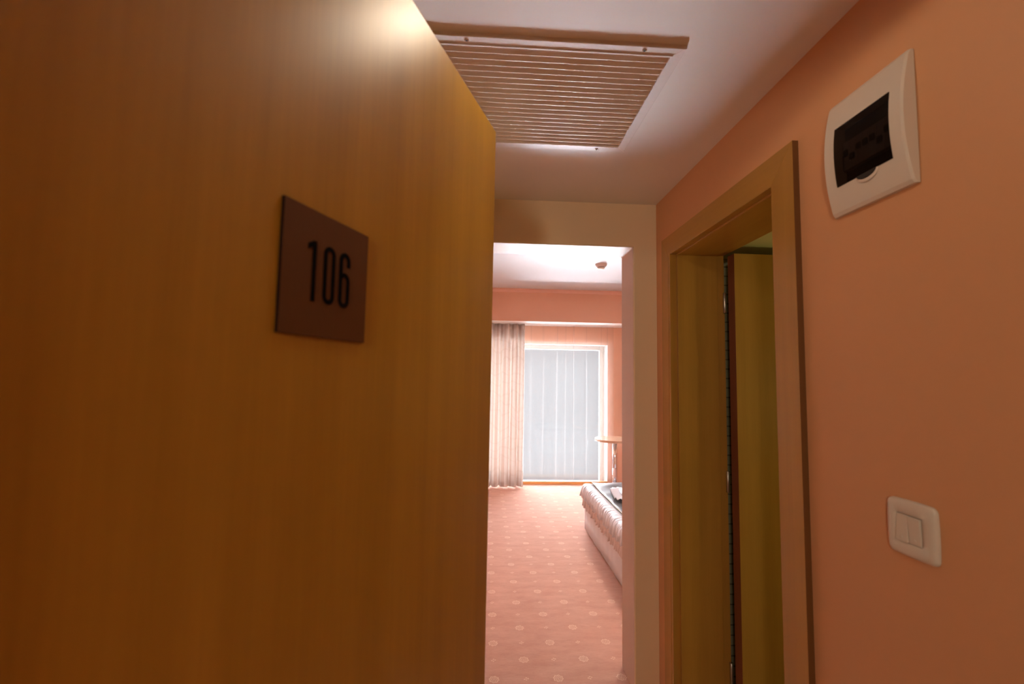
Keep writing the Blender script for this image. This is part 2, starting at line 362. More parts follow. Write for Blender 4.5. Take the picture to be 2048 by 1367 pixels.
# bathroom shell
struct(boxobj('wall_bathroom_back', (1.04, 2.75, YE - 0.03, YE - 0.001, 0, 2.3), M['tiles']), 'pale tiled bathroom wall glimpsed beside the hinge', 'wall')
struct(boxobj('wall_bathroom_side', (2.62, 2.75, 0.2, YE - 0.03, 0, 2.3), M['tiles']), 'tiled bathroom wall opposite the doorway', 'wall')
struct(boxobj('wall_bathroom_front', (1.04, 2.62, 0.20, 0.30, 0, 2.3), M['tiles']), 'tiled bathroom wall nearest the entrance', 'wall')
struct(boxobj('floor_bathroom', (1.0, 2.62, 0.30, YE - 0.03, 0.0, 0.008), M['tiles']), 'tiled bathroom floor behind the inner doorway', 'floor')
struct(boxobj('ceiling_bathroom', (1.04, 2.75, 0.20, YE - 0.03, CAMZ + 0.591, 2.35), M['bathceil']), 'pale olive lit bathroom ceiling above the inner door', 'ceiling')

# bedroom shell
struct(boxobj('wall_bedroom_left', (XBL - 0.15, XBL, YB, 6.7, 0, 2.75), M['bedwall']), 'salmon bedroom wall on the left', 'wall')
struct(boxobj('wall_bedroom_right', (XBR, XBR + 0.15, YB, 6.7, 0, 2.75), M['bedwall']), 'salmon bedroom wall behind the head of the bed', 'wall')
struct(boxobj('ceiling_bedroom', (XBL - 0.15, XBR + 0.15, YB, 6.7, ZB, ZB + 0.15), M['bedceil']), 'white bedroom ceiling with the smoke detector', 'ceiling')
WX0, WX1, WZ = -0.62, 1.672, CAMZ + 0.4575
bm = new_bm()
box(bm, XBL, WX0, YW, 6.7, 0, ZB); box(bm, WX1, XBR, YW, 6.7, 0, ZB); box(bm, WX0, WX1, YW, 6.7, WZ, ZB)
for f_ in bm.faces:
    c_ = f_.calc_center_median()
    if (abs(c_.x - WX1) < 1e-4 or abs(c_.x - WX0) < 1e-4 or (abs(c_.z - WZ) < 1e-4)): f_.material_index = 1
struct(link('wall_window', bm, None, mats=[M['bedwall'], M['pelmet_white']]), 'salmon bedroom wall around the tall window', 'wall')
# dropped beam hiding the curtain rails: salmon face, white underside
PZ, PY0 = CAMZ + 0.707, 5.71
bm = new_bm(); box(bm, XBL, XBR, PY0, YW, PZ, ZB)
for f_ in bm.faces:
    if f_.calc_center_median().z < PZ + 1e-4: f_.material_index = 1
struct(link('wall_pelmet', bm, None, mats=[M['bedwall'], M['pelmet_white']]), 'salmon dropped beam with a white underside above the curtains', 'beam')
bm = new_bm(); prism(bm, [(PY0, ZB), (PY0 - 0.035, ZB), (PY0 - 0.030, ZB - 0.018), (PY0 - 0.012, ZB - 0.036), (PY0, ZB - 0.044)], 'x', XBL, XBR)
struct(link('trim_2', bm, M['moulding']), 'narrow pink moulding between bedroom ceiling and salmon beam', 'moulding')
struct(boxobj('trim_3', (WX0, WX1, 6.190, 6.222, 0.0, 0.042), M['threshold'], bevel=0.004), 'orange wooden sill along the bottom of the tall window', 'window sill')

struct(boxobj('trim_5', (WX0 - 0.1, WX1 + 0.1, 6.251, 6.62, -0.12, -0.035), M['concrete']), 'pale concrete sill outside the tall window', 'window sill')
# window
win = empty('window_1', (0.5 * (WX0 + WX1), 6.45, 0))
win_off = win.location.copy()
def lbox(bm, x0, x1, y0, y1, z0, z1): box(bm, x0 - win_off.x, x1 - win_off.x, y0 - win_off.y, y1 - win_off.y, z0, z1)
fw = 0.058; FZ0 = -0.034; fy0, fy1 = 6.41, 6.47
bm = new_bm()
lbox(bm, WX0, WX0 + fw, fy0, fy1, FZ0, WZ); lbox(bm, WX1 - fw, WX1, fy0, fy1, FZ0, WZ)
lbox(bm, WX0 + fw, WX1 - fw, fy0, fy1, WZ - fw, WZ); lbox(bm, WX0 + fw, WX1 - fw, fy0, fy1, FZ0, FZ0 + 0.008)
link('window_frame', bm, M['frame_white'], win, bevel=0.004)
bm = new_bm(); lbox(bm, 0.30, 0.36, fy0, fy1, FZ0 + 0.008, WZ - fw); link('mullion', bm, M['frame_white'], win, bevel=0.004)
for a0, a1 in ((WX0 + fw, 0.30), (0.36, WX1 - fw)):
    bm = new_bm(); lbox(bm, a0, a1, 6.436, 6.442, FZ0 + 0.008, WZ - fw); link('pane', bm, M['glass'], win)
struct(win, 'tall overexposed window with a pale frame beyond the sheer curtain', 'window')

# ------------------------------------------------------------------ entrance door leaf with number plaque
DA = math.radians(20.3)          # direction of the open leaf from the corridor axis
S0 = 0.10; S1 = 1.020; DP = 0.365; DT = CAMZ + 0.603
dx, dy = math.sin(DA), math.cos(DA)
hx, hy = dx * S0 - math.cos(DA) * DP, dy * S0 + math.sin(DA) * DP
door = empty('door_1', (hx, hy, 0), math.radians(90) - DA)
bm = new_bm(); box(bm, 0, S1 - S0, 0, 0.040, 0.012, DT)
link('door_leaf', bm, M['door'], door, bevel=0.0015)
for hz in (0.25, 1.0, 1.80):
    bm = new_bm(); lathe(bm, [(0.006, hz - 0.05), (0.008, hz - 0.048), (0.008, hz + 0.048), (0.006, hz + 0.05)], -0.012, 0.032, 16)
    link('hinge', bm, M['steel'], door, smooth=True)
# plaque
px0, px1, pz0, pz1 = 0.3668 - S0, 0.5116 - S0, CAMZ + 0.0412, CAMZ + 0.183
bm = new_bm(); box(bm, px0, px1, -0.0045, -0.0004, pz0, pz1)
for f_ in bm.faces:
    if f_.calc_center_median().y > -0.0044: f_.material_index = 1
plq = link('number_plaque', bm, None, door, mats=[M['bronze'], M['bronze_edge']]); plq['label'] = 'square bronze plaque with the black number 106'
def stroke(bm, pts, wd, y0, y1, closed=False):
    n = len(pts); L, R_ = [], []
    for i, p_ in enumerate(pts):
        a_ = Vector(pts[i - 1] if (i > 0 or closed) else pts[i]); b_ = Vector(pts[(i + 1) % n] if (i < n - 1 or closed) else pts[i])
        t_ = (b_ - a_).normalized(); q = Vector((-t_.y, t_.x)) * wd / 2; p2 = Vector(p_)
        L.append(p2 + q); R_.append(p2 - q)
    rows = []
    ring = lambda A, y: [bm.verts.new((v.x, y, v.y)) for v in A]
    Lf, Rf, Lb, Rb = ring(L, y0), ring(R_, y0), ring(L, y1), ring(R_, y1)
    m_ = n if closed else n - 1
    for i in range(m_):
        j = (i + 1) % n
        bm.faces.new((Lf[i], Lf[j], Rf[j], Rf[i])); bm.faces.new((Lb[i], Rb[i], Rb[j], Lb[j]))
        bm.faces.new((Lf[i], Lb[i], Lb[j], Lf[j])); bm.faces.new((Rf[i], Rf[j], Rb[j], Rb[i]))
    if not closed:
        bm.faces.new((Lf[0], Rf[0], Rb[0], Lb[0])); bm.faces.new((Lf[-1], Lb[-1], Rb[-1], Rf[-1]))
def arc(cx, cz, r, a0, a1, n=14): return [(cx + r * math.cos(math.radians(a0 + (a1 - a0) * i / n)), cz + r * math.sin(math.radians(a0 + (a1 - a0) * i / n))) for i in range(n + 1)]
zt, zb_, sw_ = CAMZ + 0.1480, CAMZ + 0.0800, 0.0054
yf, yb_ = -0.0056, -0.0044
bm = new_bm(); x1_ = 0.4128 - S0
prism(bm, [(x1_ - sw_ / 2, zb_), (x1_ + sw_ / 2, zb_), (x1_ + sw_ / 2, zt), (x1_ - sw_ / 2 + 0.0008, zt), (x1_ - 0.0098, zt - 0.0045), (x1_ - 0.0098, zt - 0.0105), (x1_ - sw_ / 2, zt - 0.0075)], 'y', yf, yb_)
d1 = link('digit', bm, M['digit'], plq); d1['label'] = 'black digit 1'
ow = 0.0070
xo = 0.4380 - S0
bm = new_bm(); pts = arc(xo, zt - sw_ / 2 - ow, ow, 0, 180) + arc(xo, zb_ + sw_ / 2 + ow, ow, 180, 360); stroke(bm, pts, sw_, yf, yb_, True)
d2 = link('digit', bm, M['digit'], plq); d2['label'] = 'black digit 0'
xs = 0.4655 - S0
bm = new_bm()
pts = [(xs + ow, CAMZ + 0.131)] + arc(xs, zt - sw_ / 2 - ow, ow, 0, 180) + [(xs - ow, CAMZ + 0.115)] + arc(xs, zb_ + sw_ / 2 + ow, ow, 180, 360) + arc(xs, CAMZ + 0.1205 - sw_ / 2 - ow + 0.0027, ow, 0, 150)
stroke(bm, pts, sw_, yf, yb_)
d3 = link('digit', bm, M['digit'], plq); d3['label'] = 'black digit 6'
struct(door, 'honey-brown wooden entrance door standing open with a number plaque', 'door')

# ------------------------------------------------------------------ bathroom door frame (casing, lining, stop) and inner door
fr = empty('trim_4', (XW, 1.58, 0))
def fbox(bm, x0, x1, y0, y1, z0, z1): box(bm, x0 - XW, x1 - XW, y0 - 1.58, y1 - 1.58, z0, z1)
CY0, CY1, CIZ, COZ = 1.128, 2.040, CAMZ + 0.557, CAMZ + 0.643
IY0, IY1 = 1.222, 1.966
CT = 0.017
def poly_prism_yz(bm, pts, x0, x1): prism(bm, [(a_ - 1.58, b_) for a_, b_ in pts], 'x', x0 - XW, x1 - XW)
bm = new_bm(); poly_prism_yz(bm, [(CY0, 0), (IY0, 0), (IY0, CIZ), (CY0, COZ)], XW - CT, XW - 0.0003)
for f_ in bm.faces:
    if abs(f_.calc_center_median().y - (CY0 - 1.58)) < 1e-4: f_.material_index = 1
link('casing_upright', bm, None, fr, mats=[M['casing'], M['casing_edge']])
bm = new_bm(); poly_prism_yz(bm, [(IY1, 0), (CY1, 0), (CY1, COZ), (IY1, CIZ)], XW - CT, XW - 0.0003); link('casing_upright', bm, M['casing'], fr, bevel=0.0012)
bm = new_bm(); poly_prism_yz(bm, [(CY0 + 0.0006, COZ), (IY0 + 0.0006, CIZ + 0.0006), (IY1 - 0.0006, CIZ + 0.0006), (CY1 - 0.0006, COZ)], XW - CT, XW - 0.0003); link('casing_head', bm, M['casing_y'], fr, bevel=0.0012)
# lining: three boards through the wall, with a shadow groove behind the casing
LJ = 1.932; LN = 1.2212; LZ = CAMZ + 0.549
bm = new_bm(); fbox(bm, 0.832, 1.012, LJ, 1.962, 0, LZ + 0.012); link('lining_board', bm, M['casing'], fr, bevel=0.001)
bm = new_bm(); fbox(bm, 0.8206, 1.012, HY0, LN, 0, LZ + 0.012); link('lining_board', bm, M['casing'], fr, bevel=0.001)
bm = new_bm(); fbox(bm, 0.832, 1.012, LN, LJ, LZ, LZ + 0.018); link('lining_head', bm, M['casing_y'], fr, bevel=0.001)
bm = new_bm(); fbox(bm, 0.803, 0.832, LJ + 0.012, LJ + 0.028, 0, LZ + 0.012); fbox(bm, 0.8035, 0.832, LN, LJ + 0.01, LZ + 0.006, LZ + 0.018)
link('casing_return', bm, M['casing'], fr)
bm = new_bm(); fbox(bm, 1.0125, 1.045, LJ + 0.004, 1.962, 0, LZ + 0.012); fbox(bm, 1.0125, 1.045, HY0, LN - 0.004, 0, LZ + 0.012); fbox(bm, 1.0125, 1.045, LN - 0.004, LJ + 0.004, LZ + 0.004, LZ + 0.018)
link('door_stop', bm, M['casing'], fr, bevel=0.001)
struct(fr, 'beech door frame of the bathroom with mitred casing', 'door frame')

bd = empty('door_2', (1.051, 1.915, 0), math.radians(0.5))
DZ2 = CAMZ + 0.545
bm = new_bm(); box(bm, 0.0, 0.73, -0.052, 0.0, 0.01, DZ2)
for f_ in bm.faces:
    if f_.calc_center_median().x < 0.001: f_.material_index = 1
link('door_leaf', bm, None, bd, bevel=0.001, mats=[M['casing'], M['edge']])
for hz in (0.22, 1.0, 1.77):
    bm = new_bm(); lathe(bm, [(0.005, hz - 0.045), (0.007, hz - 0.043), (0.007, hz + 0.043), (0.005, hz + 0.045)], -0.010, 0.012, 16)
    link('hinge', bm, M['steel'], bd, smooth=True)
struct(bd, 'olive-brown wooden bathroom door swung inward behind its frame', 'door')

# ------------------------------------------------------------------ ceiling vent
VX0, VX1, VY0, VY1, VT = -0.167, 0.498, 1.082, 1.622, 0.010
vent = empty('ceiling_vent', (0.5 * (VX0 + VX1), 0.5 * (VY0 + VY1), ZC)); vo = vent.location.copy()
def P(x, y, z): return (x - vo.x, y - vo.y, z - vo.z)
bm = new_bm(); FL = 0.032
# mitred flange ring with raised inner lip
prof = [(0.0, 0.0), (0.0, -VT + 0.002), (0.002, -VT), (FL - 0.006, -VT), (FL - 0.005, -VT - 0.0025), (FL, -VT - 0.0025), (FL, 0.0)]
rings = []
for off, dz_ in prof:
    rings.append([bm.verts.new(P(x, y, ZC + dz_)) for x, y in ((VX0 + off, VY0 + off), (VX1 - off, VY0 + off), (VX1 - off, VY1 - off), (VX0 + off, VY1 - off))])
for a_, b_ in zip(rings, rings[1:] + rings[:1]):
    for i in range(4): bm.faces.new((a_[i], a_[(i + 1) % 4], b_[(i + 1) % 4], b_[i]))
link('frame', bm, M['white_metal'], vent)
for (xa, ya, xb, yb2) in ((VX1, VY0, VX1 - FL, VY0 + FL), (VX1, VY1, VX1 - FL, VY1 - FL), (VX0, VY0, VX0 + FL, VY0 + FL), (VX0, VY1, VX0 + FL, VY1 - FL)):
    bm = new_bm(); t_ = Vector((xb - xa, yb2 - ya)).normalized(); q = Vector((-t_.y, t_.x)) * 0.0005
    prism(bm, [(xa + q.x - vo.x, ya + q.y - vo.y), (xa - q.x - vo.x, ya - q.y - vo.y), (xb - q.x - vo.x, yb2 - q.y - vo.y), (xb + q.x - vo.x, yb2 + q.y - vo.y)], 'z', -VT - 0.0004, -VT + 0.001)
    link('mitre_joint', bm, M['slat'], vent)
bm = new_bm(); box(bm, *[a_ - b_ for a_, b_ in zip((VX0 + FL, VX1 - FL, VY0 + FL, VY1 - FL), (vo.x, vo.x, vo.y, vo.y))], -0.003, -0.0005); link('backing', bm, M['dark'], vent)
bm = new_bm(); ns = 20; y0_ = VY0 + FL; pitch = (VY1 - FL - y0_) / ns
for i in range(ns):
    a_ = y0_ + i * pitch - vo.y
    # each blade: curved sheet rising away from the viewer, rounded lower lip
    pr = [(a_ + pitch * u_, z_ * 0.52) for u_, z_ in ((0.12, -0.008), (0.20, -0.0085), (0.55, -0.0125), (0.85, -0.0178), (0.97, -0.0205), (1.00, -0.0218), (0.97, -0.0232), (0.88, -0.0232), (0.78, -0.0205), (0.52, -0.0150), (0.15, -0.0100))]
    prism(bm, pr, 'x', VX0 + FL - vo.x, VX1 - FL - vo.x)
link('louvre_blades', bm, M['slat'], vent)
for (sx_, sy_) in ((-0.068, VY0 + 0.013), (0.391, VY0 + 0.013), (-0.068, VY1 - 0.013), (0.391, VY1 - 0.013)):
    bm = new_bm(); lathe(bm, [(0.0058, -VT), (0.0058, -VT - 0.0010), (0.0042, -VT - 0.0022)], sx_ - vo.x, sy_ - vo.y, 20)
    s_ = link('screw', bm, M['chrome'], vent, smooth=False)
    bm = new_bm(); lathe(bm, [(0.0036, -VT - 0.0020), (0.0034, -VT - 0.0026)], sx_ - vo.x, sy_ - vo.y, 6); link('socket', bm, M['dark'], s_)
tag(vent, 'white louvred air vent screwed to the corridor ceiling', 'air vent')

# recessed downlight (just above the frame, it lights the door)
dl = empty('ceiling_downlight', (LAMP[0], LAMP[1], ZC))
bm = new_bm(); lathe(bm, [(0.041, 0.0), (0.041, -0.004), (0.052, -0.003), (0.052, 0.0)], 0, 0, 40, cap=False); link('rim', bm, M['white_metal'], dl, smooth=True)
bm = new_bm(); lathe(bm, [(0.040, -0.0008), (0.040, -0.0004)], 0, 0, 40); link('diffuser', bm, M['lampglass'], dl)
tag(dl, 'small round downlight in the corridor ceiling in front of the vent', 'ceiling light')
hl = empty('hallway_fill_lamp', (-0.60, -1.55, 1.72))  # added fixture for the hallway fill light, behind the camera
bm = new_bm(); prism(bm, [(0.13 * math.cos(PI * i / 24), 0.085 * math.sin(PI * i / 24)) for i in range(25)], 'z', -0.10, 0.10); link('fill_lamp_shade', bm, M['lampglass'], hl, bevel=0.006)
bm = new_bm(); box(bm, -0.15, 0.15, 0.0, 0.010, -0.12, 0.12); link('back_plate', bm, M['white_metal'], hl, bevel=0.003)
tag(hl, 'half-round fill lamp added on the far wall of the outer hallway', 'wall lamp')
bl = empty('bedroom_fill_lamp', (1.25, 3.2, ZB))  # added fixture for the bedroom fill light, hidden above the opening
bm = new_bm(); lathe(bm, [(0.19, 0.0), (0.19, -0.05), (0.17, -0.085), (0.10, -0.097)], 0, 0, 48); link('fill_lamp_shade', bm, M['lampglass'], bl, smooth=True)
tag(bl, 'round white fill lamp added on the bedroom ceiling above the bed', 'ceiling light')
b2 = boxobj('bathroom_fill_lamp', (2.56, 2.6195, 1.08, 1.32, 1.40, 1.48), M['lampglass'], bevel=0.006); tag(b2, 'small oblong fill lamp added on the bathroom side wall', 'wall lamp')  # added unseen fixture for the bathroom fill light

# ------------------------------------------------------------------ electrical panel
ep = empty('electrical_panel', (XW, 0.905, 1.95)); eo = ep.location.copy()
PYL, PYR = 1.003, 0.797       # far (left in view) and near sides
PZ0, PZ1 = CAMZ + 0.384, CAMZ + 0.652
def bulge(z, lo, hi, e0=0.013, e1=0.016):
    t_ = (z - (PZ0 + PZ1) / 2) / ((PZ1 - PZ0) / 2); return lo + (hi) * (1 - t_ * t_)
NZ = 36
WYL, WYR, WZ0, WZ1 = 0.969, 0.826, CAMZ + 0.444, CAMZ + 0.582
def front(z): return XW - bulge(z, 0.012, 0.019)
# cover: ring around the window aperture, front curved in profile
bm = new_bm()
zs = [PZ0 + (PZ1 - PZ0) * i / NZ for i in range(NZ + 1)]
ys = [PYR, PYR + 0.004, WYR, WYL, PYL - 0.004, PYL]
zs = sorted(set([round(z, 5) for z in zs if min(abs(z - WZ0), abs(z - WZ1)) > 0.004] + [round(WZ0, 5), round(WZ1, 5)]))
def fx(y, z):
    e_ = 0.0035 if (y in (PYR, PYL)) else 0.0
    if z in (zs[0], zs[-1]): e_ += 0.003
    return front(z) + e_
V = {}
for i, z in enumerate(zs):
    for j, y in enumerate(ys): V[i, j] = bm.verts.new((fx(y, z) - eo.x, y - eo.y, z - eo.z))
WB = {}
for i, z in enumerate(zs):
    for j in (0, 5): WB[i, j] = bm.verts.new((-0.0005, ys[j] - eo.y, z - eo.z))
for i in range(len(zs) - 1):
    zc_ = (zs[i] + zs[i + 1]) / 2
    for j in range(5):
        if j == 2 and WZ0 < zc_ < WZ1: continue
        bm.faces.new((V[i, j], V[i, j + 1], V[i + 1, j + 1], V[i + 1, j]))
    bm.faces.new((V[i, 0], V[i + 1, 0], WB[i + 1, 0], WB[i, 0])); bm.faces.new((V[i, 5], WB[i, 5], WB[i + 1, 5], V[i + 1, 5]))
for i in (0, len(zs) - 1): bm.faces.new([V[i, j] for j in range(6)] + [WB[i, 5], WB[i, 0]])
# aperture side walls
ap = [i for i, z in enumerate(zs) if WZ0 - 1e-4 <= z <= WZ1 + 1e-4]
loop = [(i, 2) for i in ap] + [(i, 3) for i in ap[::-1]]
inner = {k: bm.verts.new((-0.001, ys[k[1]] - eo.y, zs[k[0]] - eo.z)) for k in loop}
for a_, b_ in zip(loop, loop[1:] + loop[:1]): bm.faces.new((V[a_], V[b_], inner[b_], inner[a_]))
cov = link('cover', bm, M['white_plastic'], ep)
bm = new_bm(); box(bm, -0.0025, -0.0012, WYR - eo.y, WYL - eo.y, WZ0 - eo.z, WZ1 - eo.z); link('backplate', bm, M['black_plastic'], ep)
# breakers behind the smoked door
for k in range(7):
    ya = WYR + 0.010 + k * 0.0178
    bm = new_bm(); box(bm, -0.016, -0.003, ya - eo.y, ya + 0.0168 - eo.y, WZ0 + 0.035 - eo.z, WZ0 + 0.100 - eo.z); br_ = link('breaker', bm, M['grey_plastic'], ep, bevel=0.001)
    zo = WZ0 + (0.066 if k not in (1, 5) else 0.052)
    bm = new_bm(); box(bm, -0.021, -0.016, ya + 0.003 - eo.y, ya + 0.0138 - eo.y, zo - eo.z, zo + 0.014 - eo.z); link('toggle', bm, M['black_plastic'], br_, bevel=0.001)
# smoked door with grip tab
bm = new_bm(); rows_f, rows_b = [], []
zz_ = [WZ0 + 0.0006 + (WZ1 - WZ0 - 0.0012) * i / 20 for i in range(21)]
dpr = [0.0] * 21
for z in zz_:
    rows_f.append([(front(z) - 0.0015 - eo.x, y - eo.y, z - eo.z) for y in (WYR + 0.0006, WYL - 0.0006)]); rows_b.append([(front(z) + 0.0010 - eo.x, y - eo.y, z - eo.z) for y in (WYR + 0.0006, WYL - 0.0006)])
F_, B_ = grid(bm, rows_f), grid(bm, rows_b)
for i in range(20):
    for j in (0, 1): bm.faces.new((F_[i][j], F_[i + 1][j], B_[i + 1][j], B_[i][j]))
for i in (0, 20): bm.faces.new((F_[i][0], F_[i][1], B_[i][1], B_[i][0]))
sd = link('smoked_door', bm, M['smoked'], ep, smooth=False); sd['label'] = 'dark smoked transparent flap'
# grip: half-moon dark tab and recess below the flap
yc_ = 0.889; 
def half(r_y, r_z, z0, n=18): return [(yc_ + r_y * math.cos(PI + PI * i / n) - eo.y, z0 + r_z * math.sin(PI + PI * i / n) - eo.z) for i in range(n + 1)]
fx0 = front(WZ0) - eo.x
bm = new_bm(); prism(bm, half(0.0245, 0.0115, WZ0 + 0.0006), 'x', fx0 - 0.0030, fx0 + 0.0035); link('grip_tab', bm, M['dark'], sd, bevel=0.0008)
bm = new_bm()
o1 = half(0.028, 0.0185, WZ0 + 0.0004); i1 = half(0.0248, 0.0120, WZ0 + 0.0004)
A_ = [bm.verts.new((fx0 + 0.0004 + 0.000 * k, p_[0], p_[1])) for k, p_ in enumerate(o1)]; B2 = [bm.verts.new((fx0 - 0.0016, p_[0], p_[1])) for p_ in i1]
for k in range(len(A_) - 1): bm.faces.new((A_[k], A_[k + 1], B2[k + 1], B2[k]))
link('grip_lip', bm, M['white_plastic'], ep, smooth=True)
tag(ep, 'white fuse box with a smoked flap high on the corridor wall', 'fuse box')

# ------------------------------------------------------------------ light switch
ls = empty('light_switch', (XW, 0.846, CAMZ - 0.2765)); 
def rrect_pts(w_, h_, r, bow=0.0, n=8):
    pts = []
    for (cx, cz, a0) in ((w_ / 2 - r, h_ / 2 - r, 0), (-w_ / 2 + r, h_ / 2 - r, 90), (-w_ / 2 + r, -h_ / 2 + r, 180), (w_ / 2 - r, -h_ / 2 + r, 270)):
        for i in range(n + 1):
            a_ = math.radians(a0 + 90 * i / n); pts.append((cx + r * math.cos(a_), cz + r * math.sin(a_)))
    out = []
    for i, p_ in enumerate(pts):
        q = pts[(i + 1) % len(pts)]; out.append(p_)
        dl_ = math.hypot(q[0] - p_[0], q[1] - p_[1])
        if dl_ > 0.02:
            for k in range(1, 8): out.append((p_[0] + (q[0] - p_[0]) * k / 8, p_[1] + (q[1] - p_[1]) * k / 8))
    return [(x * (1 + bow * (1 - (2 * z / h_) ** 2)), z * (1 + bow * (1 - (2 * x / w_) ** 2))) for x, z in out]
o0 = rrect_pts(0.099, 0.103, 0.010, 0.035)
def lay(sc_w, x): return [(x, p_[0] * sc_w, p_[1] * sc_w) for p_ in o0]
hole = [(max(-0.0262, min(0.0262, p_[0] * 0.9)), max(-0.0262, min(0.0262, p_[1] * 0.9))) for p_ in o0]
bm = new_bm()
rows = [lay(1.0, -0.0004), lay(1.0, -0.003), lay(0.985, -0.0062), lay(0.93, -0.0090), lay(0.82, -0.0108)]
rows.append([(-0.0112, a_ * 1.04, b_ * 1.04) for a_, b_ in hole]); rows.append([(-0.0095, a_, b_) for a_, b_ in hole]); rows.append([(-0.002, a_, b_) for a_, b_ in hole])
grid(bm, rows, closed=True)
pl = link('plate', bm, M['white_plastic'], ls, smooth=True)
bm = new_bm(); box(bm, -0.004, -0.001, -0.026, 0.026, -0.026, 0.026); link('recess', bm, M['bronze_edge'], ls)
for y_, tilt in ((0.0127, 1), (-0.0127, -1)):
    bm = new_bm(); tt = 0.0028 * tilt
    v = box(bm, -0.0135, -0.004, y_ - 0.0123, y_ + 0.0123, -0.0252, 0.0252)
    for vv in v:
        if vv.co.x < -0.01: vv.co.x += tt * (vv.co.z / 0.0252) * 0.5
    rk = link('rocker', bm, M['white_plastic'], ls, bevel=0.0012)
    bm = new_bm(); lathe(bm, [(0.0032, 0), (0.0032, 0.0006), (0.0020, 0.0010)], 0, 0, 16)
    bmesh.ops.rotate(bm, verts=bm.verts, cent=(0, 0, 0), matrix=Matrix.Rotation(-PI / 2, 3, 'Y')); bmesh.ops.translate(bm, verts=bm.verts, vec=(-0.0134 - tt * 0.35, y_, -0.017))
    link('marker', bm, M['white_plastic'], rk, smooth=True)
tag(ls, 'white double rocker light switch on the corridor wall', 'light switch')

# ------------------------------------------------------------------ smoke detector
sdt = empty('smoke_detector', (1.103, 4.34, ZB))
bm = new_bm(); lathe(bm, [(0.056, 0.0), (0.056, -0.010), (0.050, -0.022), (0.040, -0.034)], 0, 0, 40); link('housing', bm, simple('cream_detector_plastic', (0.78, 0.66, 0.62), 0.4), sdt, smooth=False)
bm = new_bm(); lathe(bm, [(0.036, -0.034), (0.036, -0.044), (0.026, -0.053), (0.010, -0.055)], 0, 0, 32); link('sensor_cap', bm, M['white_plastic'], sdt, smooth=False)
bm = new_bm(); lathe(bm, [(0.0375, -0.0345), (0.0375, -0.0385)], 0, 0, 32); link('slot_ring', bm, M['black_plastic'], sdt)
tag(sdt, 'round white smoke detector on the bedroom ceiling', 'smoke detector')

# ------------------------------------------------------------------ curtains
def curtain(name, x0, x1, y, z0, z1, folds, amp, mat, parent=None, n=320, sheer=False, seed=1):
    rnd = random.Random(seed); ph = [rnd.uniform(0, 2 * PI) for _ in range(6)]
    narrow = [(x0 + (x1 - x0) * (i + rnd.uniform(0.2, 0.8)) / folds, rnd.uniform(0.006, 0.014), rnd.uniform(0.6, 1.3)) for i in range(folds)] if sheer else []
    rows = []; nz = 26
    for k in range(nz + 1):
        t_ = k / nz; z = z1 + (z0 - z1) * t_; r = []
        for i in range(n + 1):
            u = i / n; x = x0 + (x1 - x0) * u
            if sheer:
                dy_ = 0.006 * math.sin(2 * PI * u * 5 + ph[0] + t_)
                for c_, wd, am in narrow: dy_ += -0.014 * am * math.exp(-((x - c_ - 0.004 * math.sin(3 * t_ + c_ * 9)) / wd) ** 2)
            else:
                a_ = amp * (0.75 + 0.45 * t_)
                q = 2 * PI * folds * (u + 0.012 * math.sin(2 * PI * u * 2.3 + ph[1]) + 0.006 * math.sin(t_ * 2.2 + ph[2]))
                dy_ = a_ * (math.sin(q) + 0.22 * math.sin(2 * q + ph[3]) + 0.25 * math.sin(q * 0.37 + ph[4]))
                x += 0.010 * math.cos(q) * t_
            zz2 = z + (0.006 * math.sin(i * 0.21 + ph[5]) if (k == nz) else 0)
            r.append((x, y + dy_, zz2))
        rows.append(r)
    bm = new_bm(); grid(bm, rows, uvs=lambda a_, b_: (b_ / n * (x1 - x0) * 2.2, 1 - a_ / nz * (z1 - z0)))
    return link(name, bm, mat, parent, smooth=True, solid=0 if sheer else 0.0015)
cu = curtain('curtain', -0.55, 0.502, 6.03, 0.012, PZ - 0.002, 10, 0.046, M['curtain'], seed=5)
tag(cu, 'beige striped floor-length curtain left of the bright window', 'curtain')
sh = curtain('sheer_curtain', -0.70, 1.735, 6.13, 0.066, PZ - 0.002, 16, 0.012, M['sheer'], n=900, sheer=True, seed=11)
tag(sh, 'sheer white voile curtain hanging across the bright window', 'curtain')

# ------------------------------------------------------------------ round table
tb = empty('round_table', (1.622, 5.68, 0))
TZ = CAMZ - 0.745
bm = new_bm(); lathe(bm, [(0.236, TZ - 0.030), (0.245, TZ - 0.028), (0.247, TZ - 0.024), (0.247, TZ - 0.003), (0.244, TZ)], 0, 0, 72); link('tabletop', bm, M['tabletop'], tb)
bm = new_bm(); lathe(bm, [(0.029, 0.015), (0.029, TZ - 0.036)], 0, 0, 40); link('column', bm, M['chrome'], tb, smooth=True)
bm = new_bm(); lathe(bm, [(0.10, TZ - 0.036), (0.10, TZ - 0.030)], 0, 0, 32); link('mounting_plate', bm, M['steel'], tb)
bm = new_bm(); lathe(bm, [(0.20, 0.0), (0.20, 0.006), (0.12, 0.014), (0.035, 0.020)], 0, 0, 48); link('base_plate', bm, M['chrome'], tb)
tag(tb, 'small round beech table on a chrome column beside the window', 'table')

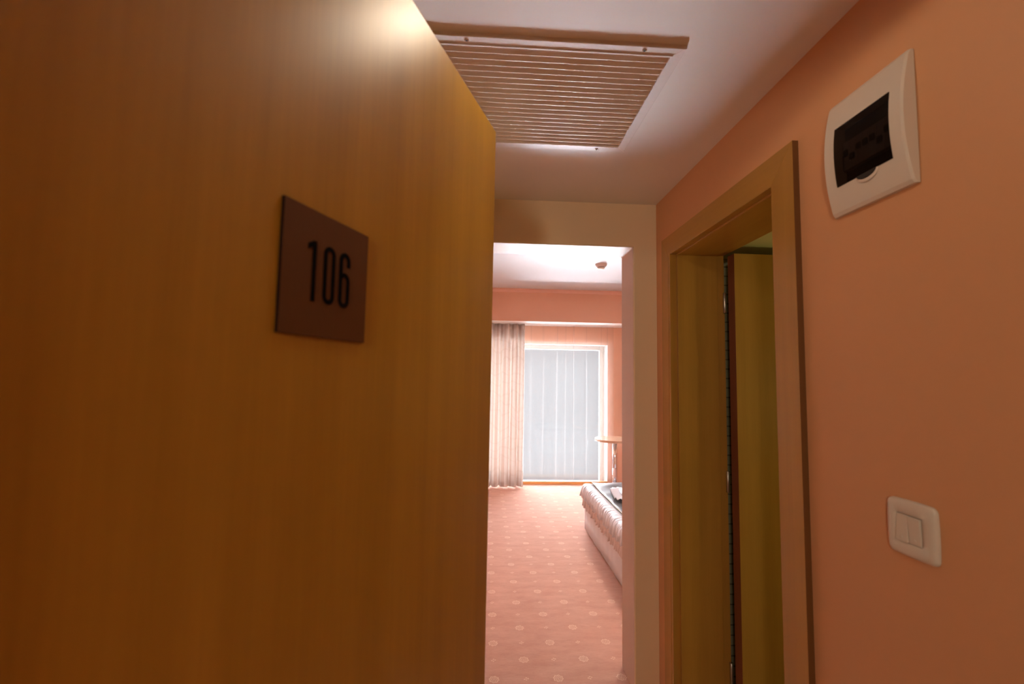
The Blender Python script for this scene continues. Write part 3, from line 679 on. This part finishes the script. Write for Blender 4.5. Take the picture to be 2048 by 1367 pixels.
# ------------------------------------------------------------------ bed
BX0, BX1, BY0, BY1 = 0.952, 2.98, 2.72, 4.345
bed = empty('bed', (1.9, 3.55, 0)); bo = bed.location.copy()
bm = new_bm(); rows = []
N1 = 160
def bed_loop(off, z, fn=None):
    x0, x1, y0, y1 = BX0 - off, BX1, BY0 - off, BY1 + off
    path = []
    for i in range(N1 + 1): path.append((x0, y0 + (y1 - y0) * i / N1, -1, 0))
    for i in range(1, 61): path.append((x0 + (x1 - x0) * i / 60, y1, 0, 1))
    for i in range(1, 31): path.append((x1, y1 + (y0 - y1) * i / 30, 1, 0))
    for i in range(1, 60): path.append((x1 + (x0 - x1) * i / 60, y0, 0, -1))
    out = []
    for i, (x, y, nx, ny) in enumerate(path):
        d_ = fn(i, x, y) if fn else 0
        out.append((x + nx * d_ - bo.x, y + ny * d_ - bo.y, z))
    return out
def drape(amp): return lambda i, x, y: amp * (math.sin(y * 21 + 1.2) * 0.5 + math.sin(y * 47 + x * 30) * 0.3 + math.sin(y * 9 + x * 17) * 0.6)
for z, am, of in ((0.30, 0.001, 0.0), (0.22, 0.003, 0.001), (0.12, 0.004, 0.001), (0.028, 0.002, 0.0)): rows.append(bed_loop(of, z, drape(am)))
V_ = grid(bm, rows, closed=True); bm.faces.new(V_[0]); bm.faces.new(V_[-1][::-1])
link('base', bm, M['base_fabric'], bed, smooth=True)
bm = new_bm(); box(bm, BX0 + 0.01 - bo.x, BX1 - bo.x, BY0 + 0.01 - bo.y, BY1 - 0.01 - bo.y, 0.301, 0.408); link('mattress', bm, M['mattress'], bed, bevel=0.03, seg=4)
for lx_, ly_ in ((BX0 + 0.09, BY1 - 0.09), (BX0 + 0.09, BY0 + 0.09), (BX1 - 0.1, BY1 - 0.09), (BX1 - 0.1, BY0 + 0.09)):
    bm = new_bm(); lathe(bm, [(0.022, 0.0), (0.026, 0.029)], lx_ - bo.x, ly_ - bo.y, 20); link('foot', bm, M['dark'], bed)
tag(bed, 'low double bed with a white fabric base beyond the opening', 'bed')

# bedspread: charcoal centre, white gathered border hanging over the edge
sp_ = empty('bedspread', (1.9, 3.55, 0.41))
so = sp_.location.copy()
TOPZ = CAMZ - 0.998
def ring_path(x0, x1, y0, y1, r, n_side):
    # foot side (x0), far side (y1), head side (x1), near side (y0) with rounded corners
    pts = []
    def seg(ax, ay, bx, by, n_):
        for i in range(n_): pts.append((ax + (bx - ax) * i / n_, ay + (by - ay) * i / n_))
    def cor(cx, cy, a0):
        for i in range(10):
            a_ = math.radians(a0 - 90 * i / 10); pts.append((cx + r * math.cos(a_), cy + r * math.sin(a_)))
    seg(x0, y0 + r, x0, y1 - r, n_side); cor(x0 + r, y1 - r, 180)
    seg(x0 + r, y1, x1 - r, y1, 200); cor(x1 - r, y1 - r, 90)
    seg(x1, y1 - r, x1, y0 + r, 60); cor(x1 - r, y0 + r, 0)
    seg(x1 - r, y0, x0 + r, y0, 200); cor(x0 + r, y0 + r, 270)
    return pts
base_path = ring_path(0.938, 3.0, 2.70, 4.37, 0.03, 760)
NPTS = len(base_path)
cum = [0.0]
for i in range(1, NPTS): cum.append(cum[-1] + math.hypot(base_path[i][0] - base_path[i - 1][0], base_path[i][1] - base_path[i - 1][1]))
nrm = []
for i in range(NPTS):
    a_, b_ = base_path[i - 1], base_path[(i + 1) % NPTS]; t_ = Vector((b_[0] - a_[0], b_[1] - a_[1])).normalized(); nrm.append((-t_.y, t_.x))
rnd = random.Random(3)
def wob(s, k): return math.sin(s * 118 + 2.4 * math.sin(s * 9)) * 0.5 + math.sin(s * 203 + k) * 0.32 + math.sin(s * 37 + k * 2) * 0.4
def srow(off, z, amp, zamp=0.0, k=0.0, ph=0.0):
    r = []
    for i, (x, y) in enumerate(base_path):
        s = cum[i]; d_ = off + amp * wob(s + ph, k)
        zz3 = z + zamp * wob(s * 0.83 + 1.7, k + 1)
        r.append((x + nrm[i][0] * d_ - so.x, y + nrm[i][1] * d_ - so.y, zz3 - so.z))
    return r
bm = new_bm()
rows = [srow(-0.085, TOPZ - 0.003, 0, 0), srow(-0.055, TOPZ + 0.006, 0.001, 0.0015), srow(-0.025, TOPZ + 0.005, 0.002, 0.003), srow(-0.004, TOPZ - 0.002, 0.003, 0.003), srow(0.012, TOPZ - 0.022, 0.005, 0.004), srow(0.020, TOPZ - 0.055, 0.008, 0.004), srow(0.027, TOPZ - 0.098, 0.012, 0.012)]
grid(bm, rows, closed=True)
link('white_border', bm, M['satin_white'], sp_, smooth=True, solid=0.0016)
bm = new_bm()
rows = [srow(-0.004, TOPZ - 0.014, 0.000), srow(0.002, TOPZ - 0.05, 0.004, 0, 1), srow(0.006, TOPZ - 0.10, 0.008, 0, 1), srow(0.008, TOPZ - 0.145, 0.011, 0.004, 1), srow(0.012, TOPZ - 0.183, 0.014, 0.012, 1)]
grid(bm, rows, closed=True)
ru = link('ruffle', bm, M['satin_pink'], sp_, smooth=True, solid=0.0012); ru['label'] = 'pinkish gathered ruffle under the white border'
bm = new_bm(); rows = []
for i in range(61):
    y = 2.795 + (4.362 - 2.795) * i / 60; r = []
    for j in range(81):
        x = 1.030 + (2.905 - 1.030) * j / 80
        z = TOPZ + 0.011 * max(0.0, min(1.0, (y - 4.20) / 0.07)) + 0.0035 * math.sin(x * 9 + y * 14) * math.sin(y * 5 + 0.7) + 0.0022 * math.sin(x * 23 - y * 31) + 0.004 * math.exp(-((y - 3.75 + 0.5 * (x - 1.1)) / 0.03) ** 2)
        r.append((x - so.x, y - so.y, z - so.z))
    rows.append(r)
grid(bm, rows); link('charcoal_centre', bm, M['charcoal'], sp_, smooth=True, solid=0.002)
bm = new_bm(); rows = []
for k in range(9):
    a_ = 2 * PI * k / 8; rows.append([(1.027 + 0.002 * math.sin(yy * 17) + 0.0045 * math.cos(a_) - so.x, yy - so.y, TOPZ + 0.004 + 0.009 * max(0.0, min(1.0, (yy - 4.20) / 0.07)) + 0.0045 * math.sin(a_) - so.z) for yy in [2.79 + 1.57 * q / 120 for q in range(121)]])
grid(bm, rows); bmesh.ops.remove_doubles(bm, verts=bm.verts, dist=1e-5); link('piping', bm, M['gold'], sp_, smooth=True)
tag(sp_, 'charcoal satin bedspread with a white gathered border over the bed', 'bedspread')

# folded white ruffled pillow sham lying on the bedspread
pw = empty('ruffled_cushion', (1.36, 3.84, TOPZ + 0.010), math.radians(-8))
def pillow(nx, ny, hx_, hy_, h):
    top, bot = [], []
    for i in range(ny + 1):
        v = -1 + 2 * i / ny; rt, rb = [], []
        for j in range(nx + 1):
            u = -1 + 2 * j / nx; e_ = max(0.0, (1 - abs(u) ** 3.5) * (1 - abs(v) ** 3.5)) ** 0.45
            px_ = u * hx_ * (1 - 0.05 * v * v); py_ = v * hy_ * (1 - 0.05 * u * u)
            wr = 0.003 * math.sin(u * 9 + v * 6) * e_
            rt.append((px_, py_, h * 0.5 + h * 0.62 * e_ + wr)); rb.append((px_, py_, h * 0.5 - h * 0.45 * e_))
        top.append(rt); bot.append(rb)
    return top, bot
t_, b_ = pillow(30, 24, 0.22, 0.15, 0.055)
bm = new_bm(); grid(bm, t_); grid(bm, b_); bmesh.ops.remove_doubles(bm, verts=bm.verts, dist=1e-5); link('cushion_body', bm, M['satin_white'], pw, smooth=True)
bm = new_bm(); rows = []
rp = []
for i in range(401):
    a_ = 2 * PI * i / 400; c_, s_ = math.cos(a_), math.sin(a_)
    q = (abs(c_) ** 6 + abs(s_) ** 6) ** (-1 / 6); rp.append((c_ * q, s_ * q, i))
for k, (off, z) in enumerate(((-0.006, 0.0275), (0.022, 0.031), (0.05, 0.026), (0.068, 0.022))):
    rows.append([(x * (0.213 + off), y * (0.143 + off), z + 0.008 * (k / 3) * math.sin(i * 0.55 + 0.8 * math.sin(i * 0.13))) for x, y, i in rp])
grid(bm, rows); link('frill', bm, M['satin_white'], pw, smooth=True, solid=0.0015)
tag(pw, 'white frilled cushion lying on the charcoal bedspread', 'cushion')
